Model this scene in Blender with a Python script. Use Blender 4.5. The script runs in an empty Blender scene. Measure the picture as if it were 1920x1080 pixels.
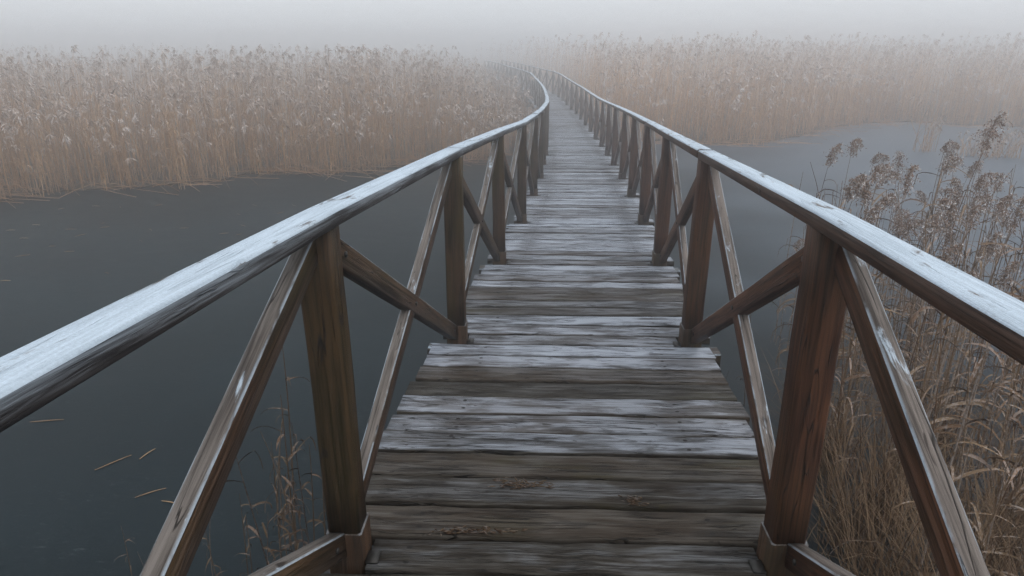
import bpy, math, random
import numpy as np
from mathutils import Vector, Matrix

random.seed(7)
rng = np.random.default_rng(11)
scene = bpy.context.scene
C = scene.collection

# ------------------------------------------------------------------ camera, sky, sun, exposure
CAM_Z = 2.75                      # eye above the ice, metres
PITCH = math.atan((540 - 80) / 1280)
cam_d = bpy.data.cameras.new("camera")
cam_d.sensor_width = 36.0
cam_d.lens = 24.0
cam_d.clip_start = 0.03
cam_d.clip_end = 3000
cam = bpy.data.objects.new("camera", cam_d)
cam.location = (0, 0, CAM_Z)
cam.rotation_euler = (math.pi / 2 - PITCH, 0, 0)
C.objects.link(cam)
scene.camera = cam

SUN_EL, SUN_AZ = math.radians(58), math.radians(115)     # veiled sun, high and to the right
world = bpy.data.worlds.new("World")
scene.world = world
world.use_nodes = True
wn, wl = world.node_tree.nodes, world.node_tree.links
wn.clear()
wo = wn.new("ShaderNodeOutputWorld")
bg = wn.new("ShaderNodeBackground")
sky = wn.new("ShaderNodeTexSky")
sky.sky_type = 'NISHITA'
sky.sun_disc = False
sky.sun_elevation = SUN_EL
sky.sun_rotation = SUN_AZ
sky.air_density = 1.0
sky.dust_density = 5.0
sky.ozone_density = 1.0
hs = wn.new("ShaderNodeHueSaturation")
hs.inputs["Saturation"].default_value = 0.30
mixw = wn.new("ShaderNodeMix")           # a closed fog deck evens the sky out
mixw.data_type = 'RGBA'
mixw.inputs[0].default_value = 0.88
tcw = wn.new("ShaderNodeTexCoord")       # brighter overhead than at the horizon, as every overcast sky is
sxw = wn.new("ShaderNodeSeparateXYZ")
wl.new(tcw.outputs["Generated"], sxw.inputs[0])
mrw = wn.new("ShaderNodeMapRange")
wl.new(sxw.outputs[2], mrw.inputs["Value"])
mrw.inputs["From Min"].default_value = 0.0
mrw.inputs["From Max"].default_value = 1.0
mrw.inputs["To Min"].default_value = 1.0
mrw.inputs["To Max"].default_value = 1.8
vmw = wn.new("ShaderNodeVectorMath"); vmw.operation = 'SCALE'
vmw.inputs[0].default_value = (3.02, 3.19, 3.36)
wl.new(mrw.outputs[0], vmw.inputs["Scale"])
wl.new(vmw.outputs[0], mixw.inputs[7])
wl.new(sky.outputs[0], hs.inputs["Color"])
wl.new(hs.outputs[0], mixw.inputs[6])
wl.new(mixw.outputs[2], bg.inputs["Color"])
bg.inputs["Strength"].default_value = 0.13
wl.new(bg.outputs[0], wo.inputs["Surface"])

sun_d = bpy.data.lights.new("sun", 'SUN')
sun_d.energy = 0.5
sun_d.angle = math.radians(50)
sun_d.color = (1.0, 0.96, 0.92)
sun = bpy.data.objects.new("sun", sun_d)
sd = Vector((math.sin(SUN_AZ) * math.cos(SUN_EL), math.cos(SUN_AZ) * math.cos(SUN_EL), math.sin(SUN_EL)))
sun.rotation_euler = sd.to_track_quat('Z', 'Y').to_euler()
sun.location = (0, 0, 30)
C.objects.link(sun)

scene.view_settings.view_transform = 'Standard'
scene.view_settings.look = 'None'
scene.view_settings.exposure = 1.0
scene.view_settings.gamma = 1.0
scene.render.engine = 'CYCLES'
scene.cycles.use_denoising = True
scene.cycles.denoising_prefilter = 'NONE'
scene.cycles.max_bounces = 8
scene.cycles.diffuse_bounces = 3
scene.cycles.glossy_bounces = 2
scene.cycles.transmission_bounces = 2
scene.cycles.volume_bounces = 4
scene.cycles.use_adaptive_sampling = True
scene.cycles.adaptive_threshold = 0.02

# ------------------------------------------------------------------ helpers
def tag(o, label=None, cat=None, group=None, kind=None):
    if label: o["label"] = label
    if cat: o["category"] = cat
    if group: o["group"] = group
    if kind: o["kind"] = kind
    return o

def empty(name, loc, rz=0.0):
    o = bpy.data.objects.new(name, None)
    o.empty_display_size = 0.1
    o.location = loc
    o.rotation_euler = (0, 0, rz)
    C.objects.link(o)
    return o

def np_mesh(name, verts, faces, mat, attrs=None, smooth=False):
    """verts (n,3), faces: list of arrays (m,3|4); attrs {name: (n,3) vectors}"""
    me = bpy.data.meshes.new(name)
    verts = np.asarray(verts, dtype=np.float32)
    faces = [np.asarray(f, dtype=np.int32) for f in faces if len(f)]
    nl = sum(f.size for f in faces)
    nf = sum(len(f) for f in faces)
    me.vertices.add(len(verts)); me.loops.add(nl); me.polygons.add(nf)
    me.vertices.foreach_set("co", verts.ravel())
    me.loops.foreach_set("vertex_index", np.concatenate([f.ravel() for f in faces]))
    tot = np.concatenate([np.full(len(f), f.shape[1], dtype=np.int32) for f in faces])
    st = np.concatenate([[0], np.cumsum(tot)[:-1]]).astype(np.int32)
    me.polygons.foreach_set("loop_start", st)
    if smooth:
        me.polygons.foreach_set("use_smooth", np.ones(nf, dtype=bool))
    me.update(calc_edges=True)
    for k, v in (attrs or {}).items():
        a = me.attributes.new(k, 'FLOAT_VECTOR', 'POINT')
        a.data.foreach_set("vector", np.asarray(v, dtype=np.float32).ravel())
    me.materials.append(mat)
    return me

def link(name, me, parent=None, loc=None):
    o = bpy.data.objects.new(name, me)
    C.objects.link(o)
    if parent is not None: o.parent = parent
    if loc is not None: o.location = loc
    return o

class MB:
    """collects pieces into one mesh, with the vector attributes 'pc' (metres along/across the timber) and 'pv' (per-piece values)"""
    def __init__(self): self.v, self.f, self.pc, self.pv, self.pe, self.n = [], [], [], [], [], 0
    def add(self, v, f, pc, pv, pe):
        v = np.asarray(v, dtype=float)
        self.v.append(v); self.f.append(np.asarray(f, dtype=np.int32) + self.n)
        self.pc.append(np.asarray(pc, dtype=float)); self.pe.append(np.asarray(pe, dtype=float)); self.pv.append(np.tile(np.asarray(pv, dtype=float), (len(v), 1)))
        self.n += len(v)
    def tube(self, rings, pcs, pv, pes):
        """rings (k,m,3) closed sections -> quads plus fan caps"""
        k, m = rings.shape[:2]
        v = rings.reshape(-1, 3)
        i = np.arange(k - 1)[:, None] * m; j = np.arange(m)[None, :]; j2 = (j + 1) % m
        q = np.stack([i + j, i + j2, i + m + j2, i + m + j], -1).reshape(-1, 4)
        c0, c1 = rings[0].mean(0), rings[-1].mean(0)
        V = np.vstack([v, c0, c1]); P = np.vstack([pcs.reshape(-1, 3), pcs[0].mean(0), pcs[-1].mean(0)])
        E = np.vstack([pes.reshape(-1, 3), pes[0].mean(0), pes[-1].mean(0)])
        a = np.arange(m); b = (a + 1) % m
        t0 = np.stack([b, a, np.full(m, k * m), np.full(m, k * m)], -1)
        t1 = np.stack([(k - 1) * m + a, (k - 1) * m + b, np.full(m, k * m + 1), np.full(m, k * m + 1)], -1)
        self.add(V, q, P, pv, E)
        base = self.n - len(V)
        self.f.append((np.vstack([t0, t1])[:, :3] + base).astype(np.int32))
    def mesh(self, name, mat, smooth=False):
        q = [f for f in self.f if f.shape[1] == 4]; t = [f for f in self.f if f.shape[1] == 3]
        fs = ([np.vstack(q)] if q else []) + ([np.vstack(t)] if t else [])
        return np_mesh(name, np.vstack(self.v), fs, mat, {"pc": np.vstack(self.pc), "pv": np.vstack(self.pv), "pe": np.vstack(self.pe)}, smooth)

def chamfer_section(w, h, c):
    """8-gon, w across (x), h up (y)"""
    a, b = w / 2, h / 2
    return np.array([(-a, -b + c), (-a + c, -b), (a - c, -b), (a, -b + c), (a, b - c), (a - c, b), (-a + c, b), (-a, b - c)])

def timber(mb, p0, p1, w, h, side, c=0.006, seg=6, pv=(0, 0, 0), wob=0.0, ends=(0, 0)):
    """a chamfered baulk from p0 to p1; 'side' = the across direction for w. ends: slant offsets"""
    p0 = np.array(p0, float); p1 = np.array(p1, float); side = np.array(side, float)
    d = p1 - p0; L = np.linalg.norm(d); d /= L
    side = side - d * side.dot(d); side /= np.linalg.norm(side)
    up = np.cross(side, d)
    sec = chamfer_section(w, h, c)
    rings, pcs = [], []
    off = random.uniform(0, 40)
    for i in range(seg + 1):
        t = i / seg
        o = p0 + d * L * t + side * random.uniform(-wob, wob) + up * random.uniform(-wob, wob)
        rings.append(o + sec[:, :1] * side + sec[:, 1:] * up)
        pcs.append(np.stack([np.full(8, t * L + off), sec[:, 0] + off * 3.1, sec[:, 1] + off * 1.7], -1))
    pe = np.stack([sec[:, 0] / (w / 2), sec[:, 1] / (h / 2), np.zeros(8)], -1)
    mb.tube(np.array(rings), np.array(pcs), pv, np.array([pe] * (seg + 1)))

# ------------------------------------------------------------------ node helpers
def new_mat(name):
    m = bpy.data.materials.new(name); m.use_nodes = True
    nt = m.node_tree; nt.nodes.clear()
    out = nt.nodes.new("ShaderNodeOutputMaterial")
    p = nt.nodes.new("ShaderNodeBsdfPrincipled")
    nt.links.new(p.outputs[0], out.inputs[0])
    return m, nt, p

class G:
    def __init__(self, nt): self.nt = nt
    def n(self, t, **kw):
        x = self.nt.nodes.new(t)
        for k, v in kw.items(): setattr(x, k, v)
        return x
    def put(self, sock, val):
        if hasattr(val, "links") or isinstance(val, bpy.types.NodeSocket): self.nt.links.new(val, sock)
        else: sock.default_value = val
    def math(self, op, a, b=None, c=None, clamp=False):
        x = self.n("ShaderNodeMath", operation=op); x.use_clamp = clamp
        self.put(x.inputs[0], a)
        if b is not None: self.put(x.inputs[1], b)
        if c is not None: self.put(x.inputs[2], c)
        return x.outputs[0]
    def vmul(self, v, s):
        x = self.n("ShaderNodeVectorMath", operation='MULTIPLY'); self.put(x.inputs[0], v); x.inputs[1].default_value = s
        return x.outputs[0]
    def attr(self, name):
        x = self.n("ShaderNodeAttribute"); x.attribute_name = name
        return x.outputs["Vector"]
    def sep(self, v):
        x = self.n("ShaderNodeSeparateXYZ"); self.put(x.inputs[0], v); return x.outputs
    def noise(self, v, scale=1.0, detail=3.0, rough=0.55, dist=0.0):
        x = self.n("ShaderNodeTexNoise"); self.put(x.inputs["Vector"], v)
        x.inputs["Scale"].default_value = scale; x.inputs["Detail"].default_value = detail
        x.inputs["Roughness"].default_value = rough; x.inputs["Distortion"].default_value = dist
        return x.outputs["Fac"]
    def step(self, v, lo, hi):
        x = self.n("ShaderNodeMapRange"); x.interpolation_type = 'SMOOTHSTEP'
        self.put(x.inputs["Value"], v); self.put(x.inputs["From Min"], lo); self.put(x.inputs["From Max"], hi)
        return x.outputs["Result"]
    def mix(self, f, a, b):
        x = self.n("ShaderNodeMix", data_type='RGBA')
        self.put(x.inputs[0], f); self.put(x.inputs[6], a); self.put(x.inputs[7], b)
        return x.outputs[2]
    def bump(self, h, strength=0.5, dist=0.01, normal=None):
        x = self.n("ShaderNodeBump"); x.inputs["Strength"].default_value = strength; x.inputs["Distance"].default_value = dist
        self.put(x.inputs["Height"], h)
        if normal is not None: self.put(x.inputs["Normal"], normal)
        return x.outputs["Normal"]

def rgb(r, g, b): return (r, g, b, 1.0)

# ------------------------------------------------------------------ materials
def deck_material():
    m, nt, p = new_mat("weathered_deck_boards"); g = G(nt)
    pc = g.attr("pc"); pv = g.sep(g.attr("pv"))      # pv: frost 0..1, tone 0..1, wear 0..1
    pe = g.sep(g.attr("pe"))                         # metres along and across each board from its middle
    fine = g.noise(g.vmul(pc, (2.6, 92, 40)), 1, 5, 0.74, 0.5)
    grain = g.noise(g.vmul(pc, (2.6, 62, 20)), 1, 5, 0.66, 1.0)
    patch = g.noise(g.vmul(pc, (2.8, 11, 9)), 1, 5, 0.62, 0.5)
    broad = g.noise(g.vmul(pc, (1.1, 5, 5)), 1, 2, 0.5, 0.4)
    spots = g.noise(g.vmul(pc, (8, 24, 10)), 1, 3, 0.6, 1.4)
    speck = g.noise(g.vmul(pc, (170, 230, 100)), 1, 2, 0.6)
    lines = g.noise(g.vmul(pc, (1.5, 34, 9)), 1, 3, 0.55, 1.2)
    cracks = g.math('SUBTRACT', 1.0, g.step(g.math('ABSOLUTE', g.math('SUBTRACT', lines, 0.5)), 0.004, 0.018))
    crackmask = g.math('MULTIPLY', cracks, g.step(g.noise(g.vmul(pc, (2.6, 6, 5)), 1, 1), 0.44, 0.52))
    lines2 = g.noise(g.vmul(pc, (1.2, 58, 9)), 1, 2, 0.5, 0.8)
    cr2 = g.math('SUBTRACT', 1.0, g.step(g.math('ABSOLUTE', g.math('SUBTRACT', lines2, 0.47)), 0.004, 0.022))
    crackmask = g.math('MAXIMUM', crackmask, g.math('MULTIPLY', cr2, g.math('MULTIPLY', 0.75, g.step(g.noise(g.vmul(pc, (3.5, 9, 5)), 1, 1), 0.45, 0.55))))
    dark = g.mix(pv[1], rgb(.013, .010, .007), rgb(.030, .020, .013))
    grey = g.mix(pv[1], rgb(.050, .046, .039), rgb(.074, .063, .052))
    w = g.math('ADD', g.math('MULTIPLY', grain, 0.55), g.math('MULTIPLY', patch, 0.45))
    w = g.math('ADD', w, g.math('MULTIPLY', g.math('SUBTRACT', fine, 0.5), 0.55))
    base = g.mix(g.step(w, 0.38, 0.62), dark, grey)
    moss = g.math('MULTIPLY', g.step(g.noise(g.vmul(pc, (2.0, 5, 4)), 1, 3), 0.52, 0.70), pv[2])
    base = g.mix(g.math('MULTIPLY', moss, 0.75), base, rgb(.032, .027, .007))
    # frost: a thin grey film, thick where the board is dry, missing where it is damp
    lip = g.step(g.math('ABSOLUTE', pe[1]), 0.045, 0.072)
    damp = g.step(g.math('SUBTRACT', g.math('ADD', g.math('MULTIPLY', patch, 0.70), g.math('MULTIPLY', broad, 0.30)), g.math('MULTIPLY', lip, 0.05)), 0.42, 0.54)
    frost_or_sheen = g.math('MULTIPLY', pv[0], g.math('ADD', 0.72, g.math('MULTIPLY', damp, 0.40)))
    frost_or_sheen = g.math('ADD', frost_or_sheen, g.math('MULTIPLY', g.math('SUBTRACT', grain, 0.5), 0.30))
    frost_or_sheen = g.math('ADD', frost_or_sheen, g.math('MULTIPLY', g.math('SUBTRACT', fine, 0.5), 0.85))
    frost_or_sheen = g.math('SUBTRACT', frost_or_sheen, g.math('MULTIPLY', g.math('SUBTRACT', damp, 0.5), -0.15))
    frost = g.math('MULTIPLY', g.step(frost_or_sheen, 0.05, 0.80), g.math('ADD', 0.80, g.math('MULTIPLY', speck, 0.35)), clamp=True)
    frost = g.math('MULTIPLY', frost, g.math('ADD', 0.16, g.math('MULTIPLY', pv[0], 0.72)))
    nzd = g.sep(g.n('ShaderNodeNewGeometry').outputs['True Normal'])[2]
    frost = g.math('MULTIPLY', frost, g.step(nzd, 0.55, 0.90))
    # nails near the board ends, their dark runs, and knots
    du = g.math('SUBTRACT', g.math('ABSOLUTE', pe[0]), 0.445)
    dv = g.math('SUBTRACT', g.math('ABSOLUTE', pe[1]), 0.034)
    def blob(lu, lv):
        return g.math('ADD', g.math('POWER', g.math('DIVIDE', du, lu), 2.0), g.math('POWER', g.math('DIVIDE', dv, lv), 2.0))
    nail = g.math('SUBTRACT', 1.0, g.step(blob(.0085, .0075), 0.7, 1.3))
    run = g.math('MULTIPLY', g.math('SUBTRACT', 1.0, g.step(g.math('ADD', blob(.095, .018), g.math('MULTIPLY', g.math('SUBTRACT', spots, .5), 3.0)), 0.1, 1.5)), g.step(patch, 0.40, 0.56))
    knots = g.step(spots, 0.645, 0.70)
    wet = g.step(g.noise(g.vmul(pc, (4.5, 13, 9)), 1, 4, 0.62, 0.5), 0.58, 0.66)
    stain = g.math('MAXIMUM', g.math('MULTIPLY', run, 0.8), g.math('MAXIMUM', g.math('MULTIPLY', knots, 0.85), g.math('MULTIPLY', wet, 0.55)))
    col = g.mix(frost, base, rgb(.42, .465, .54))
    col = g.mix(stain, col, rgb(.014, .010, .007))
    col = g.mix(g.math('MULTIPLY', crackmask, 0.92), col, rgb(.006, .005, .004))
    col = g.mix(nail, col, rgb(.012, .010, .009))
    nt.links.new(col, p.inputs["Base Color"])
    rough = g.math('SUBTRACT', 0.66, g.math('MULTIPLY', stain, 0.20))
    rough = g.math('ADD', rough, g.math('MULTIPLY', frost, 0.2))
    nt.links.new(rough, p.inputs["Roughness"])
    p.inputs["Specular IOR Level"].default_value = 0.13
    h = g.math('ADD', g.math('MULTIPLY', grain, 0.6), g.math('MULTIPLY', fine, 0.4))
    h = g.math('SUBTRACT', h, g.math('MULTIPLY', crackmask, 0.9))
    h = g.math('ADD', h, g.math('MULTIPLY', g.math('MULTIPLY', speck, frost), 0.25))
    nt.links.new(g.bump(h, 0.8, 0.006), p.inputs["Normal"])
    return m

def beam_material(name, dark, light, moss_amt, side_frost, grey_top=0.8, edge_frost=0.6):
    m, nt, p = new_mat(name); g = G(nt)
    pc = g.attr("pc"); pv = g.sep(g.attr("pv"))       # pv: frost gain, moss gain, tone
    pe = g.sep(g.attr("pe"))                          # -1..1 across the section
    fine = g.noise(g.vmul(pc, (2.6, 115, 115)), 1, 5, 0.74, 0.5)
    grain = g.noise(g.vmul(pc, (2.2, 66, 66)), 1, 5, 0.66, 1.1)
    broad = g.noise(g.vmul(pc, (2.6, 12, 12)), 1, 3, 0.5, 0.5)
    spots = g.noise(g.vmul(pc, (8, 26, 26)), 1, 2, 0.5, 1.0)
    speck = g.noise(g.vmul(pc, (190, 230, 230)), 1, 2, 0.6)
    w = g.math('ADD', g.math('MULTIPLY', grain, 0.6), g.math('MULTIPLY', broad, 0.4))
    w = g.math('ADD', w, g.math('MULTIPLY', g.math('SUBTRACT', fine, 0.5), 0.5))
    base = g.mix(g.step(w, 0.37, 0.63), dark, light)
    mm = g.math('MULTIPLY', g.step(g.noise(g.vmul(pc, (1.7, 7, 7)), 1, 3), 0.40, 0.66), g.math('MULTIPLY', pv[1], moss_amt))
    base = g.mix(mm, base, rgb(.040, .033, .006))
    ln = g.noise(g.vmul(pc, (1.1, 24, 24)), 1, 2, 0.5, 0.9)
    line = g.math('SUBTRACT', 1.0, g.step(g.math('ABSOLUTE', g.math('SUBTRACT', ln, 0.5)), 0.0, 0.012))
    line = g.math('MULTIPLY', line, g.step(broad, 0.45, 0.56))
    knot = g.step(spots, 0.69, 0.75)
    nz = g.sep(g.n("ShaderNodeNewGeometry").outputs["True Normal"])[2]
    topm = g.step(nz, 0.25, 0.75)
    # bare grey weathering on the upward faces, then rime that breaks in patches
    weather = g.mix(g.step(w, 0.34, 0.66), rgb(.040, .033, .029), rgb(.185, .168, .155))
    base = g.mix(g.math('MULTIPLY', topm, grey_top), base, weather)
    base = g.mix(g.math('MULTIPLY', line, 0.9), base, rgb(.006, .004, .003))
    base = g.mix(g.math('MULTIPLY', knot, 0.8), base, rgb(.012, .007, .005))
    hole = g.noise(g.vmul(pc, (6, 20, 20)), 1, 5, 0.66, 0.6)
    hole = g.math('ADD', hole, g.math('MULTIPLY', g.math('SUBTRACT', fine, 0.5), 0.35))
    thr = g.math('ADD', 0.22, g.math('MULTIPLY', pv[0], 0.46))
    rime = g.math('SUBTRACT', 1.0, g.step(hole, thr, g.math('ADD', thr, 0.11)))
    rime = g.math('MULTIPLY', rime, g.math('ADD', 0.66, g.math('MULTIPLY', g.step(w, 0.38, 0.60), 0.15)))
    edge = g.math('MULTIPLY', g.step(g.math('ABSOLUTE', pe[0]), 0.70, 0.95), g.math('MULTIPLY', edge_frost, g.step(hole, 0.66, 0.46)))
    rime = g.math('MULTIPLY', topm, g.math('MAXIMUM', rime, edge))
    rime = g.math('MULTIPLY', rime, g.math('ADD', 0.66, g.math('MULTIPLY', speck, 0.5)), clamp=True)
    sf = g.math('MULTIPLY', g.math('SUBTRACT', 1.0, topm), g.math('MULTIPLY', g.step(g.math('ADD', w, g.math('MULTIPLY', pe[1], 0.14)), 0.40, 0.68), side_frost))
    rime = g.math('MAXIMUM', rime, sf)
    col = g.mix(rime, base, rgb(.52, .62, .72))
    nt.links.new(col, p.inputs["Base Color"])
    nt.links.new(g.math('ADD', 0.58, g.math('MULTIPLY', rime, 0.28)), p.inputs["Roughness"])
    p.inputs["Specular IOR Level"].default_value = 0.13
    h = g.math('ADD', g.math('MULTIPLY', grain, 0.6), g.math('MULTIPLY', fine, 0.45))
    h = g.math('SUBTRACT', h, g.math('MULTIPLY', line, 0.9))
    h = g.math('ADD', h, g.math('MULTIPLY', g.math('MULTIPLY', speck, rime), 0.3))
    nt.links.new(g.bump(h, 0.7, 0.005), p.inputs["Normal"])
    return m

def reed_material(name, tint=1.0, frost=0.6, plume_tint=1.0):
    m, nt, p = new_mat(name); g = G(nt)
    a = g.sep(g.attr("rc"))               # x random per stem, y kind (0 stem, .5 leaf, 1 plume), z random per piece
    pos = g.n("ShaderNodeNewGeometry").outputs["Position"]
    big = g.noise(g.vmul(pos, (.35, .35, .12)), 1, 2)
    def c(r, gg, b): return rgb(r * tint, gg * tint, b * tint)
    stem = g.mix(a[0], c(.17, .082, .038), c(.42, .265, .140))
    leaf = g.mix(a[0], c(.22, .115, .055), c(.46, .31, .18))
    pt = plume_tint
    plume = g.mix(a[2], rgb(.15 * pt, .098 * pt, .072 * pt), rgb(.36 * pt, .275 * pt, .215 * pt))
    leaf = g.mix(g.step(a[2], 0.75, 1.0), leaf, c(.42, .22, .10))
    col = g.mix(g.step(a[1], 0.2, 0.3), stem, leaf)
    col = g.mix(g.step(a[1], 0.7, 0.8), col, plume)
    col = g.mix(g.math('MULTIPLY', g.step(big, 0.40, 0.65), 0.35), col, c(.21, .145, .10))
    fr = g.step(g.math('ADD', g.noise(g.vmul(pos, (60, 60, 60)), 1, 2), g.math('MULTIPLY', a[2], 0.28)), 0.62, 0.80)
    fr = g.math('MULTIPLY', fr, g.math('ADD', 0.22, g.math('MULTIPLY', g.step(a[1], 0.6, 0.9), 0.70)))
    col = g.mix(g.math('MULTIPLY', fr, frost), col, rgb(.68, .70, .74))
    nt.links.new(col, p.inputs["Base Color"])
    p.inputs["Roughness"].default_value = 0.75
    p.inputs["Specular IOR Level"].default_value = 0.2
    return m

def ice_material():
    m, nt, p = new_mat("thin_ice_on_dark_water"); g = G(nt)
    pos = g.n("ShaderNodeNewGeometry").outputs["Position"]
    wide = g.noise(g.vmul(pos, (.22, .35, .1)), 1, 3, 0.55, 0.6)
    mid = g.noise(g.vmul(pos, (2.3, 3.4, 1)), 1, 4, 0.6, 1.0)
    grit = g.noise(g.vmul(pos, (55, 55, 10)), 1, 3, 0.7)
    sx = g.noise(g.vmul(pos, (9, 42, 1)), 1, 3, 0.6, 1.5)
    scratch = g.math('SUBTRACT', 1.0, g.step(g.math('ABSOLUTE', g.math('SUBTRACT', sx, 0.5)), 0.0, 0.012))
    scratch = g.math('MULTIPLY', scratch, g.step(mid, 0.5, 0.66))
    f = g.math('ADD', g.math('MULTIPLY', g.step(wide, 0.3, 0.75), 0.5), g.math('MULTIPLY', grit, 0.5))
    frost_or_sheen = g.math('ADD', g.sep(pos)[0], g.math('MULTIPLY', g.math('SUBTRACT', wide, .5), 7.0))  # bluish sky sheen painted into the ice colour, stronger towards the right
    frost_or_sheen = g.math('MULTIPLY', g.step(frost_or_sheen, 0.4, 8.5), g.math('ADD', 0.55, g.math('MULTIPLY', mid, 0.9)))
    col = g.mix(f, rgb(.0015, .0050, .0068), rgb(.009, .0190, .0240))
    col = g.mix(g.math('MULTIPLY', frost_or_sheen, 0.62), col, rgb(.115, .140, .175))
    col = g.mix(g.math('MULTIPLY', scratch, 0.5), col, rgb(.05, .062, .068))
    dash = g.step(g.noise(g.vmul(pos, (13, 40, 1)), 1, 3, 0.65, 0.8), 0.58, 0.68)
    col = g.mix(g.math('MULTIPLY', dash, g.math('MULTIPLY', g.step(mid, 0.40, 0.62), 0.6)), col, rgb(.040, .050, .056))
    spk = g.step(g.noise(g.vmul(pos, (130, 130, 10)), 1, 2, 0.6), 0.70, 0.78)
    col = g.mix(g.math('MULTIPLY', spk, 0.30), col, rgb(.16, .18, .19))
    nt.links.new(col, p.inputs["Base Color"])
    nt.links.new(g.math('ADD', 0.42, g.math('MULTIPLY', mid, 0.20)), p.inputs["Roughness"])
    p.inputs["IOR"].default_value = 1.31
    p.inputs["Specular IOR Level"].default_value = 0.24
    hgt = g.math('ADD', g.math('ADD', g.math('MULTIPLY', grit, 0.5), g.math('MULTIPLY', mid, 0.5)), g.math('MULTIPLY', sx, 0.4))
    nt.links.new(g.bump(hgt, 0.25, 0.012), p.inputs["Normal"])
    return m

def mud_material():
    m, nt, p = new_mat("marsh_mud_and_litter"); g = G(nt)
    pos = g.n("ShaderNodeNewGeometry").outputs["Position"]
    a = g.noise(g.vmul(pos, (14, 5, 5)), 1, 5, 0.65, 1.0)
    nt.links.new(g.mix(g.step(a, 0.4, 0.7), rgb(.020, .016, .012), rgb(.075, .058, .040)), p.inputs["Base Color"])
    p.inputs["Roughness"].default_value = 0.85
    nt.links.new(g.bump(a, 0.8, 0.05), p.inputs["Normal"])
    return m

def plain(name, col, rough=0.6, metal=0.0):
    m, nt, p = new_mat(name); g = G(nt)
    tc = g.n("ShaderNodeTexCoord").outputs["Object"]
    n = g.noise(tc, 40, 3)
    nt.links.new(g.mix(n, rgb(*[c * .6 for c in col]), rgb(*[c * 1.3 for c in col])), p.inputs["Base Color"])
    p.inputs["Roughness"].default_value = rough; p.inputs["Metallic"].default_value = metal
    return m

M_DECK = deck_material()
M_RAIL_L = beam_material("rimed_rail_timber", rgb(.012, .011, .012), rgb(.050, .044, .042), 0.1, 0.26)
M_RAIL_R = beam_material("brown_rail_timber", rgb(.014, .006, .003), rgb(.062, .030, .016), 0.0, 0.02)
M_POST_L = beam_material("olive_post_timber", rgb(.012, .007, .003), rgb(.060, .030, .012), 0.55, 0.01, 0.6, 0.25)
M_POST_R = beam_material("russet_post_timber", rgb(.016, .006, .003), rgb(.084, .033, .014), 0.3, 0.01, 0.6, 0.25)
M_BRACE_L = beam_material("grey_brace_timber", rgb(.014, .008, .005), rgb(.070, .037, .019), 0.5, 0.03)
M_BRACE_R = beam_material("russet_brace_timber", rgb(.020, .008, .004), rgb(.098, .041, .019), 0.2, 0.02)
M_UNDER = beam_material("wet_under_timber", rgb(.008, .006, .004), rgb(.030, .020, .014), 0.3, 0.0, 0.3, 0.2)
M_FOOT = beam_material('damp_foot_timber', rgb(.011, .006, .003), rgb(.048, .025, .013), 0.5, 0.0, 0.5, 0.15)
M_IRON = plain("dark_iron", (.03, .028, .026), 0.5, 0.6)
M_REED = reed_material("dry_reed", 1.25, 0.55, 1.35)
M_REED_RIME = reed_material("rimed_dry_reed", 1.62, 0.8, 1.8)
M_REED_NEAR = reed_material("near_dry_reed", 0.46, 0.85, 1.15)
M_REED_DULL = reed_material("dull_wet_reed", 0.26, 0.35, 0.4)
M_SEDGE = reed_material("dull_sedge", 0.42, 0.1)
M_ICE = ice_material()
M_MUD = mud_material()

# ------------------------------------------------------------------ bridge line
cy = np.array([-3.6, -1.8, 0, 1.54, 3.17, 4.88, 6.69, 8.43, 10.2, 12, 13.75, 15.3, 17.1, 18.9, 20.6, 22.5, 24.4, 26.3, 28.1, 29.9, 31.6, 33.6, 35.5, 38, 41, 45, 50, 55, 60, 70])
cx = np.array([-.35, -.175, -.01, .142, .305, .50, .71, .885, 1.04, 1.165, 1.29, 1.38, 1.45, 1.51, 1.555, 1.585, 1.585, 1.555, 1.52, 1.47, 1.40, 1.20, .92, .54, .2, -.25, -1.0, -2.0, -3.2, -6])
cz = np.array([-1.19, -1.25, -1.305, -1.376, -1.475, -1.585, -1.715, -1.81, -1.92, -2.01, -2.10, -2.17, -2.24, -2.27, -2.29, -2.30, -2.31, -2.31, -2.29, -2.26, -2.24, -2.23, -2.22, -2.21, -2.2, -2.2, -2.2, -2.2, -2.2, -2.2]) + CAM_Z
yy = np.arange(-3.6, 70, 0.02)
def smooth1(a, w):
    k = np.ones(w) / w
    return np.convolve(np.pad(a, w // 2, mode='edge'), k, mode='same')[w // 2: w // 2 + len(a)]
xx = smooth1(smooth1(np.interp(yy, cy, cx), 61), 61)
zz = smooth1(smooth1(np.interp(yy, cy, cz), 61), 61)
# keep the slopes at the near end of the smoothed line
lo = yy < -1.5
ss = np.concatenate([[0], np.cumsum(np.sqrt(np.diff(xx) ** 2 + np.diff(yy) ** 2))])
s0 = np.interp(1.58, yy, ss)
ss = ss - s0                                         # s = 0 at the first post pair in view
def line(s):
    x, y, z = np.interp(s, ss, xx), np.interp(s, ss, yy), np.interp(s, ss, zz)
    e = 0.05
    t = np.array([np.interp(s + e, ss, xx) - np.interp(s - e, ss, xx), np.interp(s + e, ss, yy) - np.interp(s - e, ss, yy)])
    t /= np.linalg.norm(t)
    k = .35 + .65 * min(max((s - 8) / 12, 0), 1)
    r = np.array([t[1], -t[0] * k, 0]); r /= np.linalg.norm(r)
    return np.array([x, y, z]), np.array([-r[1], r[0], 0]), r    # point, along, right (the near boards lie slightly askew to the line)

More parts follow.
